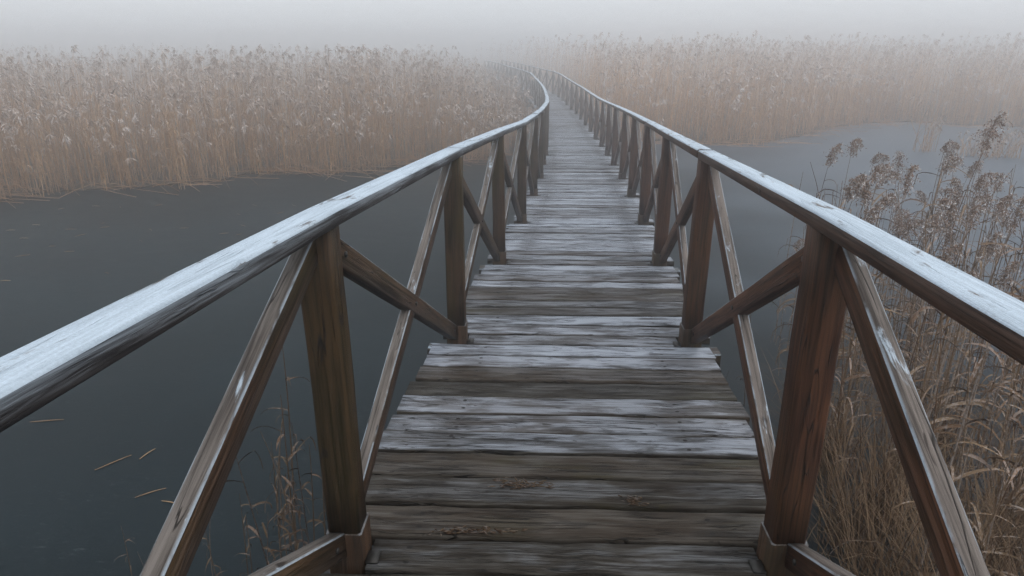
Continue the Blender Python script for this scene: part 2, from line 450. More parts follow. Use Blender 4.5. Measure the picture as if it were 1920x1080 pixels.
BAY = 1.735
HALF = 0.568           # clear half width between posts
PW = 0.090             # post
H_RAIL = 0.965         # deck to rail underside
RAIL_W, RAIL_H = 0.078, 0.040
bridge = empty("footbridge", (0.155, 1.54, 0))
tag(bridge, "long weathered timber footbridge with frosted handrails and crossed braces curving into the fog", "footbridge")
inv = Matrix.Translation(-bridge.location)
def add_part(name, mb, mat, smooth=False):
    me = mb.mesh(name, mat, smooth)
    me.transform(inv)
    return link(name, me, bridge)

POSTS = list(range(-1, 30))
def bay_s(i): return i * BAY + (random.uniform(-.03, .03) if i > 1 else 0)
post_s = {i: bay_s(i) for i in range(-2, 31)}

# deck: one mesh of boards
deck = MB()
frost_near = {  # boards counted from the first post pair: (frost, tone, wear)
}
s = -2.6; k = 0
END = post_s[29] + 0.5
seq_rng = random.Random(5)
state = .5
board_edges = []
while s < END:
    wdt = seq_rng.uniform(.138, .158)
    if s > 12: wdt = .148
    state = .55 * state + .45 * seq_rng.random()
    fr = seq_rng.choice([.10, .2, .35, .5, .62, .75, .85]) * .7 + state * .3
    # seen boards near the camera: worn grey ones first, then a run of four frosted ones, and so on
    if s < -0.02: fr = .10 + .12 * seq_rng.random()
    elif s < .46: fr = .06 + .16 * seq_rng.random()
    elif s < .94: fr = .44 + .08 * seq_rng.random()
    elif s < 1.36: fr = .10 + .2 * seq_rng.random()
    elif s < 2.0: fr = .45 + .25 * seq_rng.random()
    elif s < 2.7: fr = .2 + .2 * seq_rng.random()
    if s > 4: fr = .35 + .65 * fr
    wear = seq_rng.random() * (1 if fr < .4 else .3)
    tone = seq_rng.random()
    c0, al, rt = line(s + wdt / 2)
    z_j = seq_rng.uniform(-.004, .004); roll = seq_rng.uniform(-.018, .018); tw = seq_rng.uniform(-.006, .006)
    ext = [.718 + seq_rng.uniform(-.014, .014) for _ in (0, 1)]
    near_post = min(abs(s + wdt / 2 - post_s[i]) for i in post_s)
    if near_post < .115: ext = [HALF - .012 + seq_rng.uniform(-.004, .004) for _ in (0, 1)]
    th = .042
    nseg = 14 if s < 8 else 6
    us = np.linspace(-ext[0], ext[1], nseg + 1)
    hw = wdt / 2
    # section across the board: rounded, slightly cupped
    sec = np.array([(-hw, -th), (-hw, -.009), (-hw + .0015, -.004), (-hw + .006, 0), (-hw * .4, -.0012), (hw * .4, -.0012), (hw - .006, 0), (hw - .0015, -.004), (hw, -.009), (hw, -th)])
    slope = (np.interp(s + .2, ss, zz) - np.interp(s, ss, zz)) / .2
    e1 = np.array([seq_rng.gauss(0, .0022) for _ in us]); e2 = np.array([seq_rng.gauss(0, .0022) for _ in us]); e3 = np.array([seq_rng.gauss(0, .0014) for _ in us])
    rings, pcs, pes = [], [], []
    off = k * 3.37
    for q, u in enumerate(us):
        a = sec[:, 0] + np.where(sec[:, 0] < 0, e1[q], e2[q]); 
        zc = sec[:, 1] + z_j + a * (roll + slope) + u * tw + e3[q]
        P = c0[None, :] + rt[None, :] * u + al[None, :] * a[:, None]
        P[:, 2] = c0[2] + zc
        rings.append(P)
        pcs.append(np.stack([np.full(len(sec), u + k * 1.7), a + off, sec[:, 1]], -1))
        pes.append(np.stack([np.full(len(sec), u), sec[:, 0], np.zeros(len(sec))], -1))
    deck.tube(np.array(rings), np.array(pcs), (fr, tone, wear), np.array(pes))
    s += wdt + seq_rng.choice([.006, .008, .010, .013, .016]); k += 1
add_part("deck", deck, M_DECK)

# long bearers below the deck
for off in (-.45, .45):
    mb = MB()
    pts = [line(q)[0] + line(q)[2] * off + np.array([0, 0, -.125]) for q in np.arange(-2.6, END, BAY / 2)]
    for a, b in zip(pts[:-1], pts[1:]):
        timber(mb, a, b, .07, .15, line(0)[2], seg=1, pv=(.2, .3, .5))
    add_part("bearer", mb, M_UNDER)

for i in POSTS:
    sp = post_s[i]
    c0, al, rt = line(sp)
    # crossbeam under the post pair
    mb = MB()
    timber(mb, c0 - rt * .77 + np.array([0, 0, -.095]), c0 + rt * .77 + np.array([0, 0, -.095]), .095, .10, al, seg=4, pv=(.35, .5, .5))
    add_part("crossbeam", mb, M_UNDER)
    for sgn in (-1, 1):
        side = rt * sgn
        post_m = M_POST_L if sgn < 0 else M_POST_R
        cp = c0 + side * (HALF + PW / 2)
        lean = side * random.uniform(-.006, .010) + al * random.uniform(-.008, .008)
        mb = MB()
        timber(mb, cp + np.array([0, 0, .090]), cp + lean + np.array([0, 0, H_RAIL + .004]), PW, PW, rt, c=.007, seg=6,
               pv=(.55, (.9 if sgn < 0 else .5) * random.uniform(.5, 1.1), random.random()), wob=.0012)
        po = add_part("post", mb, post_m)
        mb = MB()                                   # the thicker foot of the post, bolted to the crossbeam and running down to the bed
        timber(mb, cp + np.array([0, 0, -c0[2] - .3]), cp + np.array([0, 0, .094]), PW + .011, PW + .011, rt, c=.005, seg=5,
               pv=(.05, .6, random.random()))
        me = mb.mesh("post_foot", M_FOOT); me.transform(inv)
        ft = link("post_foot", me, po)
        mb = MB()
        timber(mb, cp - side * (PW / 2 + .010) + np.array([0, 0, .004]) - al * .03, cp - side * (PW / 2 + .045) + np.array([0, 0, .004]) - al * .03, .05, .006, al, c=.001, seg=1)
        me = mb.mesh("bracket", M_IRON); me.transform(inv)
        link("bracket", me, po)

# braces: in each bay one long brace and one crossing it, in the outer half of the posts
BT, BH = .045, .072
far_b = MB()            # the farthest bays, past counting in the fog, are one part
for i in range(-1, 29):
    a, b = post_s[i], post_s[i + 1]
    ca, ala, ra = line(a); cb, alb, rb = line(b)
    for sgn in (-1, 1):
        lat = HALF + PW - BT / 2 - .006
        mat = M_BRACE_L if sgn < 0 else M_BRACE_R
        up = np.array([0, 0, 1.0])
        na = ca + ra * sgn * lat + ala * (PW / 2); fb = cb + rb * sgn * lat - alb * (PW / 2)
        far = i > 22
        mb = far_b if far else MB()           # from the foot of the far post up to the head of the near one
        timber(mb, fb + up * .050 + alb * .012, na + up * (H_RAIL - .05) - ala * .010, BT, BH, ra, c=.004, seg=6, pv=(.06, .4, random.random()), wob=.001)
        if not far: add_part("brace", mb, mat)
        if i < 7:           # coach bolts through the ends and the crossing
            bm_ = MB()
            A_, B_ = fb + up * .050 + alb * .012, na + up * (H_RAIL - .05) - ala * .010
            for t_ in (.05, .5, .93):
                c_ = A_ + (B_ - A_) * t_ - ra * sgn * (BT / 2)
                timber(bm_, c_ + ra * sgn * .002, c_ - ra * sgn * .005, .016, .016, up, c=.0046, seg=1)
                me = bm_.mesh("bolt", M_IRON); me.transform(inv)
                br = [ob for ob in bridge.children if ob.name.startswith("brace")][-1]
                link("bolt", me, br)
                bm_ = MB()
        mb = far_b if far else MB()           # from the head of the far post down to the foot of the near one
        timber(mb, fb + up * (H_RAIL - .045) + alb * .010, na + up * .045 - ala * .012, BT - .006, BH, ra, c=.004, seg=6, pv=(random.uniform(.05, .22), .8, random.random()), wob=.001)
        if not far: add_part("brace", mb, mat)

add_part('brace', far_b, M_BRACE_R)['kind'] = 'stuff'

# handrails: boards two bays long, butted over the posts
for sgn in (-1, 1):
    mb = MB()
    start = -2 if sgn < 0 else -2
    brk = {1} | set(range(4, 30, 3)) if sgn < 0 else {1} | set(range(3, 30, 3))
    nodes = []
    for i in range(-2, 30):
        c0, al, rt = line(post_s[i])
        nodes.append(c0 + rt * sgn * (HALF + RAIL_W / 2 - .004 + random.uniform(-.005, .005)) + np.array([0, 0, H_RAIL + random.uniform(-.004, .006)]))
    nodes = np.array(nodes)
    sec = chamfer_section(RAIL_W, RAIL_H, .008)
    sec[:, 1] += RAIL_H / 2
    if True:        # the edge on the walking side is worn round
        inner = -sgn
        sec = np.array([(-.48, 0), (.48, 0), (.5, .06), (.5, .86), (.43, 1.0), (-.43, 1.0), (-.5, .86), (-.5, .06)]) * np.array([RAIL_W, RAIL_H])
    def flush(run):
        if len(run) < 2: return
        pts = []
        for a, b in zip(run[:-1], run[1:]):
            for t in np.linspace(0, 1, 7)[:-1]: pts.append(a + (b - a) * t)
        pts.append(run[-1]); pts = np.array(pts)
        d = np.gradient(pts, axis=0); d /= np.linalg.norm(d, axis=1)[:, None]
        pts[0] += d[0] * .003; pts[-1] -= d[-1] * .003
        dz = random.uniform(-.004, .004); dl = random.uniform(-.005, .005)
        off = random.uniform(0, 50)
        L = np.concatenate([[0], np.cumsum(np.linalg.norm(np.diff(pts, axis=0), axis=1))])
        rings, pcs = [], []
        for q in range(len(pts)):
            r = np.array([d[q][1], -d[q][0], 0]); r /= np.linalg.norm(r)
            u = np.cross(r, d[q])
            w1 = 1 + random.gauss(0, .006)
            rings.append(pts[q] + sec[:, :1] * r * w1 + r * dl + sec[:, 1:] * u + u * dz)
            pcs.append(np.stack([np.full(8, L[q] + off), sec[:, 0] + off, sec[:, 1]], -1))
        pe = np.stack([sec[:, 0] / (RAIL_W / 2), sec[:, 1] / (RAIL_H / 2) - 1, np.zeros(8)], -1)
        mb.tube(np.array(rings), np.array(pcs), (random.uniform(.70, .82), .3, random.random()), np.array([pe] * len(pts)))
    run = []
    for q, i in enumerate(range(-2, 30)):
        run.append(nodes[q])
        if i in brk:
            flush(run); run = [nodes[q]]
    flush(run)
    o = add_part("handrail", mb, M_RAIL_L if sgn < 0 else M_RAIL_R)
    o["label"] = "left handrail with blue rime down its inner side" if sgn < 0 else "right handrail with bare brown inner side"

# ------------------------------------------------------------------ ice and marsh ground
def sheet(name, pts, z, mat):
    me = bpy.data.meshes.new(name)
    me.from_pydata([(x, y, z) for x, y in pts], [], [list(range(len(pts)))])
    me.materials.append(mat)
    return tag(link(name, me), kind="structure")
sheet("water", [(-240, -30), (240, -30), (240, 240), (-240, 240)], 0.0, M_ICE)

def on_water(u, v):
    """point of the ice seen at photograph pixel (u, v) when the bank lines were surveyed"""
    x = (u - 960) / 1280; y = (540 - v) / 1280
    Y = math.cos(PITCH) + y * math.sin(PITCH); Z = -math.sin(PITCH) + y * math.cos(PITCH)
    t = -CAM_Z / Z
    return np.array([x * t, Y * t])

def bridge_x(y): return np.interp(y, yy, xx)

left_front = np.array([(-45, 11.3), (-22, 12.4)] + [tuple(on_water(*q)) for q in ((0, 372), (110, 364), (215, 360), (300, 352), (400, 344), (450, 332), (600, 326), (680, 326), (760, 314), (830, 306), (890, 302), (955, 292))])
right_front = np.array([tuple(on_water(*q)) for q in ((1085, 262), (1180, 262), (1270, 268), (1335, 274), (1428, 272), (1502, 258), (1558, 243), (1613, 234), (1687, 230), (1743, 232), (1798, 236), (1920, 240))] + [(26, 22.5), (45, 20), (80, 17)])
def front_left(x): return np.interp(x, left_front[:, 0], left_front[:, 1])
def front_right(x): return np.interp(x, right_front[:, 0], right_front[:, 1])

def marsh(name, front, far_pts):
    edge = []
    r = random.Random(3)
    for a, b in zip(front[:-1], front[1:]):
        n = max(2, int(np.linalg.norm(b - a) / .35))
        for t in range(n):
            p = a + (b - a) * t / n
            edge.append((p[0], p[1] + r.uniform(-.12, .14)))
    edge.append(tuple(front[-1]))
    top = edge + far_pts
    n = len(top)
    v = [(x, y, .03) for x, y in top] + [(x, y - .02, -.4) for x, y in top]
    f = [list(range(n))] + [[i, n + i, n + (i + 1) % n, (i + 1) % n] for i in range(n)]
    me = bpy.data.meshes.new(name); me.from_pydata(v, [], f); me.materials.append(M_MUD)
    return tag(link(name, me), kind="structure")
marsh("marsh_ground", left_front + np.array([0, .25]), [(1.0, 45), (-3, 62), (-40, 90), (-200, 235), (-235, 235), (-235, 12)])
marsh("marsh_ground", right_front + np.array([0, .25]), [(235, 15), (235, 235), (-195, 235), (-30, 80), (1.5, 47)])

# ------------------------------------------------------------------ reeds, many at once
def reed_arrays(base, h, lod=0, seed=0, plume=1.0, leafn=5, lean=0.10, bend=0.16, pale=False):
    """returns verts, quads, rc for n reeds whose feet stand at base (n,3)"""
    r = np.random.default_rng(seed)
    n = len(base)
    V, F, A = [], [], []
    tot = 0
    rnd = r.random(n)
    ang = r.uniform(0, 2 * np.pi, n); ln = r.normal(0, lean, n)
    ldir = np.stack([np.cos(ang), np.sin(ang)], -1)
    # wind has combed most plumes one way
    wa = r.normal(-0.4, 1.1, n)
    wdir = np.stack([np.cos(wa), np.sin(wa)], -1)
    bn = np.abs(r.normal(0, bend, n)) * .6
    def path(t):              # t (n,) or scalar -> (n,3)
        t = np.broadcast_to(t, (n,))
        xy = base[:, :2] + ldir * (ln * h * t)[:, None] + wdir * (bn * h * t ** 3)[:, None]
        z = base[:, 2] + h * t * (1 - .25 * bn * t ** 2)
        return np.concatenate([xy, z[:, None]], 1)
    # stem, three-sided
    K = 5
    ts = np.array([0, .3, .6, .85, 1.0]) * .97
    rad = np.array([.0046, .0044, .0038, .0028, .0015]) * (1.15 if lod == 0 else 1.6)
    tri = np.array([(np.cos(a), np.sin(a), 0) for a in (0, 2.094, 4.189)])
    rings = np.stack([path(t)[:, None, :] + tri[None] * rr for t, rr in zip(ts, rad)], 1)   # n,K,3,3
    V.append(rings.reshape(-1, 3))
    idx = np.arange(n)[:, None, None] * (K * 3) + np.arange(K - 1)[None, :, None] * 3
    j = np.arange(3)[None, None, :]
    q = np.stack([idx + j, idx + (j + 1) % 3, idx + 3 + (j + 1) % 3, idx + 3 + j], -1).reshape(-1, 4)
    F.append(q + tot); tot += n * K * 3
    A.append(np.stack([np.repeat(rnd, K * 3), np.zeros(n * K * 3), np.repeat(r.random(n), K * 3)], -1))
    # leaves: folded ribbons that rise, arch over and hang
    for l in range(leafn):
        t0 = r.uniform(.15, .88, n)
        p0 = path(t0)
        a = r.uniform(0, 2 * np.pi, n) * .6 + wa * .4 + (l % 2) * 3.1
        d = np.stack([np.cos(a), np.sin(a), np.zeros(n)], -1)
        nrm = np.stack([-np.sin(a), np.cos(a), np.zeros(n)], -1)
        LL = r.uniform(.14, .36, n) * np.clip(h / 2.2, .4, 1.2)
        rise = r.uniform(.3, 1.3, n); drop = r.uniform(1.0, 2.3, n)
        w = r.uniform(.003, .0065, n) * (1 if lod == 0 else 1.3)
        tw = r.uniform(-.8, .8, n)
        S = 4
        pts = []
        for k in range(S):
            t = k / (S - 1)
            c = p0 + d * (LL * t * (1 - .25 * t * drop))[:, None]
            c[:, 2] += LL * (rise * t * 1.1 - drop * t * t * .95)
            ww = w * (1 - t) ** .6 + .0006
            sd_ = nrm * np.cos(tw * t)[:, None] + np.array([0, 0, 1.]) * np.sin(tw * (t + .3))[:, None]
            pts += [c - sd_ * ww[:, None], c + sd_ * ww[:, None]]
        P = np.stack(pts, 1)              # n,2S,3
        V.append(P.reshape(-1, 3))
        idx = np.arange(n)[:, None] * (2 * S) + np.arange(S - 1)[None, :] * 2
        F.append(np.stack([idx, idx + 1, idx + 3, idx + 2], -1).reshape(-1, 4) + tot); tot += n * 2 * S
        A.append(np.stack([np.repeat(rnd, 2 * S), np.full(n * 2 * S, .5), np.repeat(r.random(n), 2 * S)], -1))
    # plume: drooping branchlets to one side
    has = np.where(r.random(n) < plume)[0]
    if len(has):
        m = len(has)
        NB = 14 if lod else 20
        PL = r.uniform(.15, .27, n)[has]
        top = path(np.full(n, .97))[has]
        pd = np.concatenate([wdir[has], np.zeros((m, 1))], 1)
        side = np.stack([-pd[:, 1], pd[:, 0], np.zeros(m)], -1)
        nod = r.uniform(.1, 1.0, m)
        for b in range(NB):
            t = (b + r.uniform(0, 1, m)) / NB
            # axis arches over
            ax = top + pd * (PL * nod * t * t * .75)[:, None]; ax[:, 2] += PL * (t * 1.05 - nod * .95 * t * t)
            L2 = PL * (.22 + .42 * np.sin(np.pi * np.clip(t * .85 + .12, 0, 1))) * r.uniform(.7, 1.2, m)
            dd = pd * r.uniform(.1, .9, m)[:, None] + side * r.normal(0, .55, m)[:, None]
            dd[:, 2] += r.uniform(-.75, .45, m) - nod * .3
            dd /= np.linalg.norm(dd, axis=1)[:, None]
            wv = np.cross(dd, r.normal(0, 1, (m, 3))); wv /= np.linalg.norm(wv, axis=1)[:, None]
            w = r.uniform(.006, .012, m) * (1.25 if lod else 1)
            e = ax + dd * L2[:, None]; e[:, 2] -= L2 * .35
            mid = (ax + e) / 2; mid[:, 2] += L2 * .08
            P = np.stack([ax, mid - wv * w[:, None], e, mid + wv * w[:, None]], 1)
            V.append(P.reshape(-1, 3))
            F.append((np.arange(m)[:, None] * 4 + np.arange(4)[None]) + tot); tot += m * 4
            A.append(np.stack([np.repeat(rnd[has], 4), np.ones(m * 4), np.repeat(r.uniform(.72, 1, m) if pale else r.random(m), 4)], -1))
    return np.vstack(V), np.vstack(F), np.vstack(A)

def strew(n, x0, x1, y0, y1, seed):
    r = np.random.default_rng(seed)
    return r.uniform(x0, x1, n), r.uniform(y0, y1, n), r

def field(x, y):              # slow height variation over the marsh
    return .5 + .25 * np.sin(x * .9 + 1.3 * np.sin(y * .5)) + .25 * np.sin(y * .73 + x * .37 + 2)

def bridge_gap(x, y, side, gap):
    bx = np.interp(y, yy, xx)
    return (x < bx - gap) if side < 0 else (x > bx + gap)

def bed(name, front_fn, side, zones, hmax, label, mat):
    Vs, Fs, As, tot = [], [], [], 0
    for zi, (d0, d1, dens, lod, x0, x1) in enumerate(zones):
        n = int((x1 - x0) * (d1 - d0) * dens)
        x, dd, r = strew(n, x0, x1, d0, d1, 100 + zi + (50 if side > 0 else 0))
        y = front_fn(x) + dd + .20 * np.sin(x * 2.3 + 1) + .16 * np.sin(x * 5.1) + .12 * np.sin(x * 12.7)
        clump = .5 + .5 * np.sin(x * 3.3 + 2 * np.sin(y * 2.1)) * np.sin(y * 2.7 + 1.7 * np.sin(x * 1.3))
        keep = r.random(n) < (.22 + .78 * clump ** 1.2)
        # only what stands inside the widest view, with a margin to either side
        keep &= np.abs(x) < .95 * y + 3
        if side < 0: keep &= (x < np.interp(y, yy, xx) - 1.15 - .25 * np.sin(y * 3)) | (y > 66)
        else: keep &= (x > np.interp(y, yy, xx) + .95)
        x, y, dd = x[keep], y[keep], dd[keep]
        r2 = np.random.default_rng(7 + zi)
        ramp = np.clip(.50 + .20 * dd, 0, 1) if side < 0 else np.clip(.50 + .085 * dd, 0, 1)
        h = hmax * ramp ** .6 * (.82 + .18 * field(x, y)) * r2.normal(.91, .11, len(x))
        low = r2.random(len(x)) < np.where(dd < 2, .30, .12)
        h[low] *= r2.uniform(.35, .8, low.sum())
        tall = r2.random(len(x)) < .05
        h[tall] *= r2.uniform(1.03, 1.12, tall.sum())
        h = np.minimum(h, hmax * 1.04)
        if side < 0:          # shorter beside the bridge
            h *= np.clip(.44 + .20 * (np.interp(y, yy, xx) - 1.0 - x), .44, 1)
        base = np.stack([x, y, np.full(len(x), .0)], -1)
        v, f, a = reed_arrays(base, h, lod, seed=zi * 7 + (3 if side > 0 else 0), plume=.62, leafn=4 if lod == 0 else 3)
        Vs.append(v); Fs.append(f + tot); As.append(a); tot += len(v)
    # shorter reeds along the front with pale nodding heads that catch the eye
    r = np.random.default_rng(31 + side)
    n = 190 if side < 0 else 170
    x = r.uniform(-20, 1.0, n) if side < 0 else r.uniform(2.6, 26, n)
    dd = r.uniform(-.1, 2.6, n)
    y = front_fn(x) + dd
    ok = (x < np.interp(y, yy, xx) - 1.1) if side < 0 else (x > np.interp(y, yy, xx) + 1.0)
    x, y, dd = x[ok], y[ok], dd[ok]
    h = hmax * r.uniform(.34, .68, len(x)) * (.8 + .14 * dd)
    v, f, a = reed_arrays(np.stack([x, y, np.zeros(len(x))], -1), h, 0, 900 + side, 1.0, 3, .13, .30, True)
    Vs.append(v); Fs.append(f + tot); As.append(a); tot += len(v)
    # broken stalks that lie out over the ice along the edge
    r = np.random.default_rng(5 + side)
    fr = left_front if side < 0 else right_front
    n = 330
    x = r.uniform(max(fr[0, 0], -20), min(fr[-1, 0], 24), n)
    y = front_fn(x) + r.normal(.12, .32, n) + .25 * np.sin(x * 2.3 + 1)
    a = np.where(r.random(n) < .5, r.normal(0, .5, n), r.normal(math.pi, .5, n)) + r.normal(-.25, .4, n)
    L = r.uniform(.4, 1.6, n); top = r.uniform(.03, .55, n) * (r.random(n) < .55)
    for i in range(n):
        S = 6; t = np.linspace(0, 1, S)
        px = x[i] + np.cos(a[i]) * L[i] * t; py = y[i] + np.sin(a[i]) * L[i] * t * .7
        pz = .02 + top[i] * np.sin(np.pi * t) * (1 - .3 * t) + .015
        c = np.stack([px, py, pz], -1)
        rr = .0045
        v = (c[:, None, :] + np.array([(0, 0, rr), (0, -rr, -rr), (0, rr, -rr)])[None]).reshape(-1, 3)
        ii = np.arange(S - 1)[:, None] * 3; j = np.arange(3)[None]
        q = np.stack([ii + j, ii + (j + 1) % 3, ii + 3 + (j + 1) % 3, ii + 3 + j], -1).reshape(-1, 4)
        Vs.append(v); Fs.append(q + tot); tot += len(v)
        As.append(np.tile([r.uniform(0, .35), .1, r.random()], (len(v), 1)))
    me = np_mesh(name, np.vstack(Vs), [np.vstack(Fs)], mat, {"rc": np.vstack(As)})
    o = link(name, me)
    return tag(o, label, "reeds", kind="stuff")

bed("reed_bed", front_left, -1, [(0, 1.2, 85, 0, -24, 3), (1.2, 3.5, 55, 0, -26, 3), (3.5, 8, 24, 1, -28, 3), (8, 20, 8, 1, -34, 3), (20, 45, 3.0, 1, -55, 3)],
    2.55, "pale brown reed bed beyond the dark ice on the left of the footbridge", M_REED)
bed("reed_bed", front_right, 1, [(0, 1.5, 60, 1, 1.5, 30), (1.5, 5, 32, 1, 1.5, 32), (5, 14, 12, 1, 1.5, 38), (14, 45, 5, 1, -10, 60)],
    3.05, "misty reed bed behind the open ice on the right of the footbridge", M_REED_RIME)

# ------------------------------------------------------------------ near reeds as things of their own
def near_reed_meshes(seed, h, plume_len, nod, leafn, leaf_len, kind="plume", mat=None):
    """stem, foliage and seed head of one tall reed, foot at the origin"""
    mat = mat or M_REED_NEAR
    r = np.random.default_rng(seed)
    ln = r.normal(0, .05); bn = abs(r.normal(.05, .05)); a0 = r.uniform(0, 6.28); wa = r.uniform(-1.2, 1.4)
    def path(t):
        t = np.asarray(t, float)
        x = np.cos(a0) * ln * h * t + np.cos(wa) * bn * h * t ** 3
        y = np.sin(a0) * ln * h * t + np.sin(wa) * bn * h * t ** 3
        return np.stack([x, y, h * t], -1)
    rnd = r.random()
    # stem
    K, Sd = 10, 6
    ts = np.linspace(0, .985, K)
    c = path(ts)
    rad = np.interp(ts, [0, .6, 1], [.0048, .0036, .0016]) * (1 + .25 * (np.arange(K) % 2 == 0) * .3)
    ring = np.array([(np.cos(q), np.sin(q), 0) for q in np.linspace(0, 2 * np.pi, Sd, endpoint=False)])
    V = (c[:, None] + ring[None] * rad[:, None, None]).reshape(-1, 3)
    i = np.arange(K - 1)[:, None] * Sd; j = np.arange(Sd)[None]
    Q = np.stack([i + j, i + (j + 1) % Sd, i + Sd + (j + 1) % Sd, i + Sd + j], -1).reshape(-1, 4)
    stem = np_mesh("stem", V, [Q], mat, {"rc": np.tile([rnd, 0, r.random()], (len(V), 1))}, True)
    # leaves
    Vs, Fs, As, tot = [], [], [], 0
    for l in range(leafn):
        t0 = r.uniform(.12, .9); p0 = path(t0)
        a = r.uniform(0, 6.28); d = np.array([np.cos(a), np.sin(a), 0]); nrm = np.array([-np.sin(a), np.cos(a), 0])
        L = leaf_len * r.uniform(.55, 1.25); rise = r.uniform(.3, 1.2); drop = r.uniform(.8, 2.2); w = r.uniform(.005, .0105)
        curl = r.uniform(-2.2, 2.2); S = 9
        broken = r.random() < .3; kb = r.integers(3, 6)
        pts = []
        cpos = p0.copy(); el = math.atan(rise) ; 
        for k in range(S):
            t = k / (S - 1)
            ww = w * min(1, .5 + 2.5 * t) * (1 - t) ** .7 + .0005
            tw = curl * t + .2
            sv = nrm * np.cos(tw) + (np.array([0, 0, 1]) * np.cos(el) - d * np.sin(el)) * np.sin(tw)
            fold = (np.array([0, 0, 1]) * np.cos(el) - d * np.sin(el)) * ww * .35
            pts += [cpos - sv * ww + fold, cpos - fold * .6, cpos + sv * ww + fold]
            cpos = cpos + (d * np.cos(el) + np.array([0, 0, 1]) * np.sin(el)) * L / (S - 1)
            el -= drop / (S - 1) * (2.0 if t > .3 else .8)
            if broken and k == kb: el -= 1.3
            el = max(el, -1.45)
        P = np.array(pts); Vs.append(P)
        i = np.arange(S - 1) * 3
        Fs.append(np.vstack([np.stack([i, i + 1, i + 4, i + 3], -1), np.stack([i + 1, i + 2, i + 5, i + 4], -1)]) + tot); tot += len(P)
        As.append(np.tile([r.random(), .5, r.random()], (len(P), 1)))
    fol = np_mesh("foliage", np.vstack(Vs), [np.vstack(Fs)], mat, {"rc": np.vstack(As)}) if leafn else None
    if kind != "plume": return stem, fol, None
    # plume: an arching axis, branchlets, each hung with small spikelets
    Vs, Fs, As, tot = [], [], [], 0
    top = path(.985); pd = np.array([np.cos(wa), np.sin(wa), 0]); sd_ = np.array([-np.sin(wa), np.cos(wa), 0]); upv = np.array([0, 0, 1.])
    NB = 64
    for b in range(NB):
        t = (b + r.random()) / NB
        ax = top + pd * plume_len * nod * t * t * .75 + upv * plume_len * (t * 1.05 - nod * .85 * t * t)
        L2 = plume_len * (.10 + .22 * np.sin(np.pi * np.clip(t * .85 + .10, 0, 1))) * r.uniform(.6, 1.25)
        dd = pd * r.uniform(-.5, .8) + sd_ * r.normal(0, .45) + upv * (r.uniform(-.9, .3) - nod * .5)
        dd /= np.linalg.norm(dd)
        NS = 12
        frost_piece = r.random()
        for k in range(NS):
            u = (k + r.random()) / NS
            pc = ax + dd * L2 * u - upv * L2 * .55 * u * u + r.normal(0, .0035, 3)
            sdv = dd * .4 - upv * r.uniform(.0, 1.0) + r.normal(0, .5, 3); sdv /= np.linalg.norm(sdv)
            wv = np.cross(sdv, r.normal(0, 1, 3)); wv /= np.linalg.norm(wv)
            ls = r.uniform(.014, .026); ws = r.uniform(.0026, .0052)
            P = np.array([pc, pc + sdv * ls * .5 - wv * ws, pc + sdv * ls, pc + sdv * ls * .5 + wv * ws])
            Vs.append(P); Fs.append(np.array([[0, 1, 2, 3]]) + tot); tot += 4
            As.append(np.tile([rnd, 1, np.clip(.25 * u + (.75 if frost_piece > .72 - .35 * (t > .55) * nod else .15) * r.random() ** .5, 0, 1)], (4, 1)))
    head = np_mesh("seed_head", np.vstack(Vs), [np.vstack(Fs)], M_REED_NEAR, {"rc": np.vstack(As)})
    return stem, fol, head

def place_reed(meshes, x, y, rz, sc, name="reed"):
    o = empty(name, (x, y, 0), rz); o.scale = (sc, sc, sc)
    for nm, me in zip(("stem", "foliage", "seed_head"), meshes):
        if me is not None: link(nm, me, o)
    return o

plumed = [near_reed_meshes(20 + q, 2.15, random.uniform(.22, .32), random.uniform(.35, 1.0), random.randint(4, 7), .34) for q in range(8)]
bare = [near_reed_meshes(60 + q, 1.55, 0, 0, random.randint(6, 9), .36, "bare") for q in range(6)]
slim = [near_reed_meshes(90 + q, 1.2, 0, 0, random.randint(6, 8), .20, "bare", M_REED_DULL) for q in range(4)]

def at_height(u, v, y_dist):
    """world x, z of the thing seen at photograph pixel (u, v) when it stands y_dist metres ahead"""
    x = (u - 960) / 1280; yv = (540 - v) / 1280
    Y = math.cos(PITCH) + yv * math.sin(PITCH); Z = -math.sin(PITCH) + yv * math.cos(PITCH)
    return x / Y * y_dist, CAM_Z + Z / Y * y_dist

# the reeds whose heads stand clear of the rail on the right: head pixel, distance, what sets it apart
clear_heads = [
    (1853, 235, 4.6, "tallest reed on the right with a big nodding brown head above the far ice"),
    (1655, 300, 4.9, "narrow-headed reed with a long leaf arching over it, left of the reed clump"),
    (1700, 320, 4.4, "reed with a dense double head tipped with white frost over open ice"),
    (1838, 310, 4.5, "reed with a ragged leaning head below the tallest nodding reed"),
    (1662, 345, 4.3, "reed with a slender upright head between the two frosted heads"),
    (1622, 385, 4.2, "short reed with a small drooping head at the left edge of the clump"),
    (1755, 385, 4.4, "reed with a head bent right over like a hook beside the rail"),
    (1872, 365, 4.2, "reed with a small round head under the tallest reed"),
    (1905, 385, 3.9, "thick-headed reed at the right edge of the photo above the handrail"),
    (1738, 395, 4.0, "reed with a tiny dark head just left of the hooked one"),
    (1855, 445, 3.7, "reed with a broad pale head close above the right handrail"),
    (1700, 395, 4.6, "reed with a thin dark head under the frosted double head"),
    (1805, 490, 3.6, "reed with a frosted head hanging low onto the right handrail"),
    (1885, 490, 3.6, "reed with a loose head just above the rail near the right edge"),
    (1495, 432, 5.4, "lone reed with a pale head peering over the brace left of the first right post"),
]
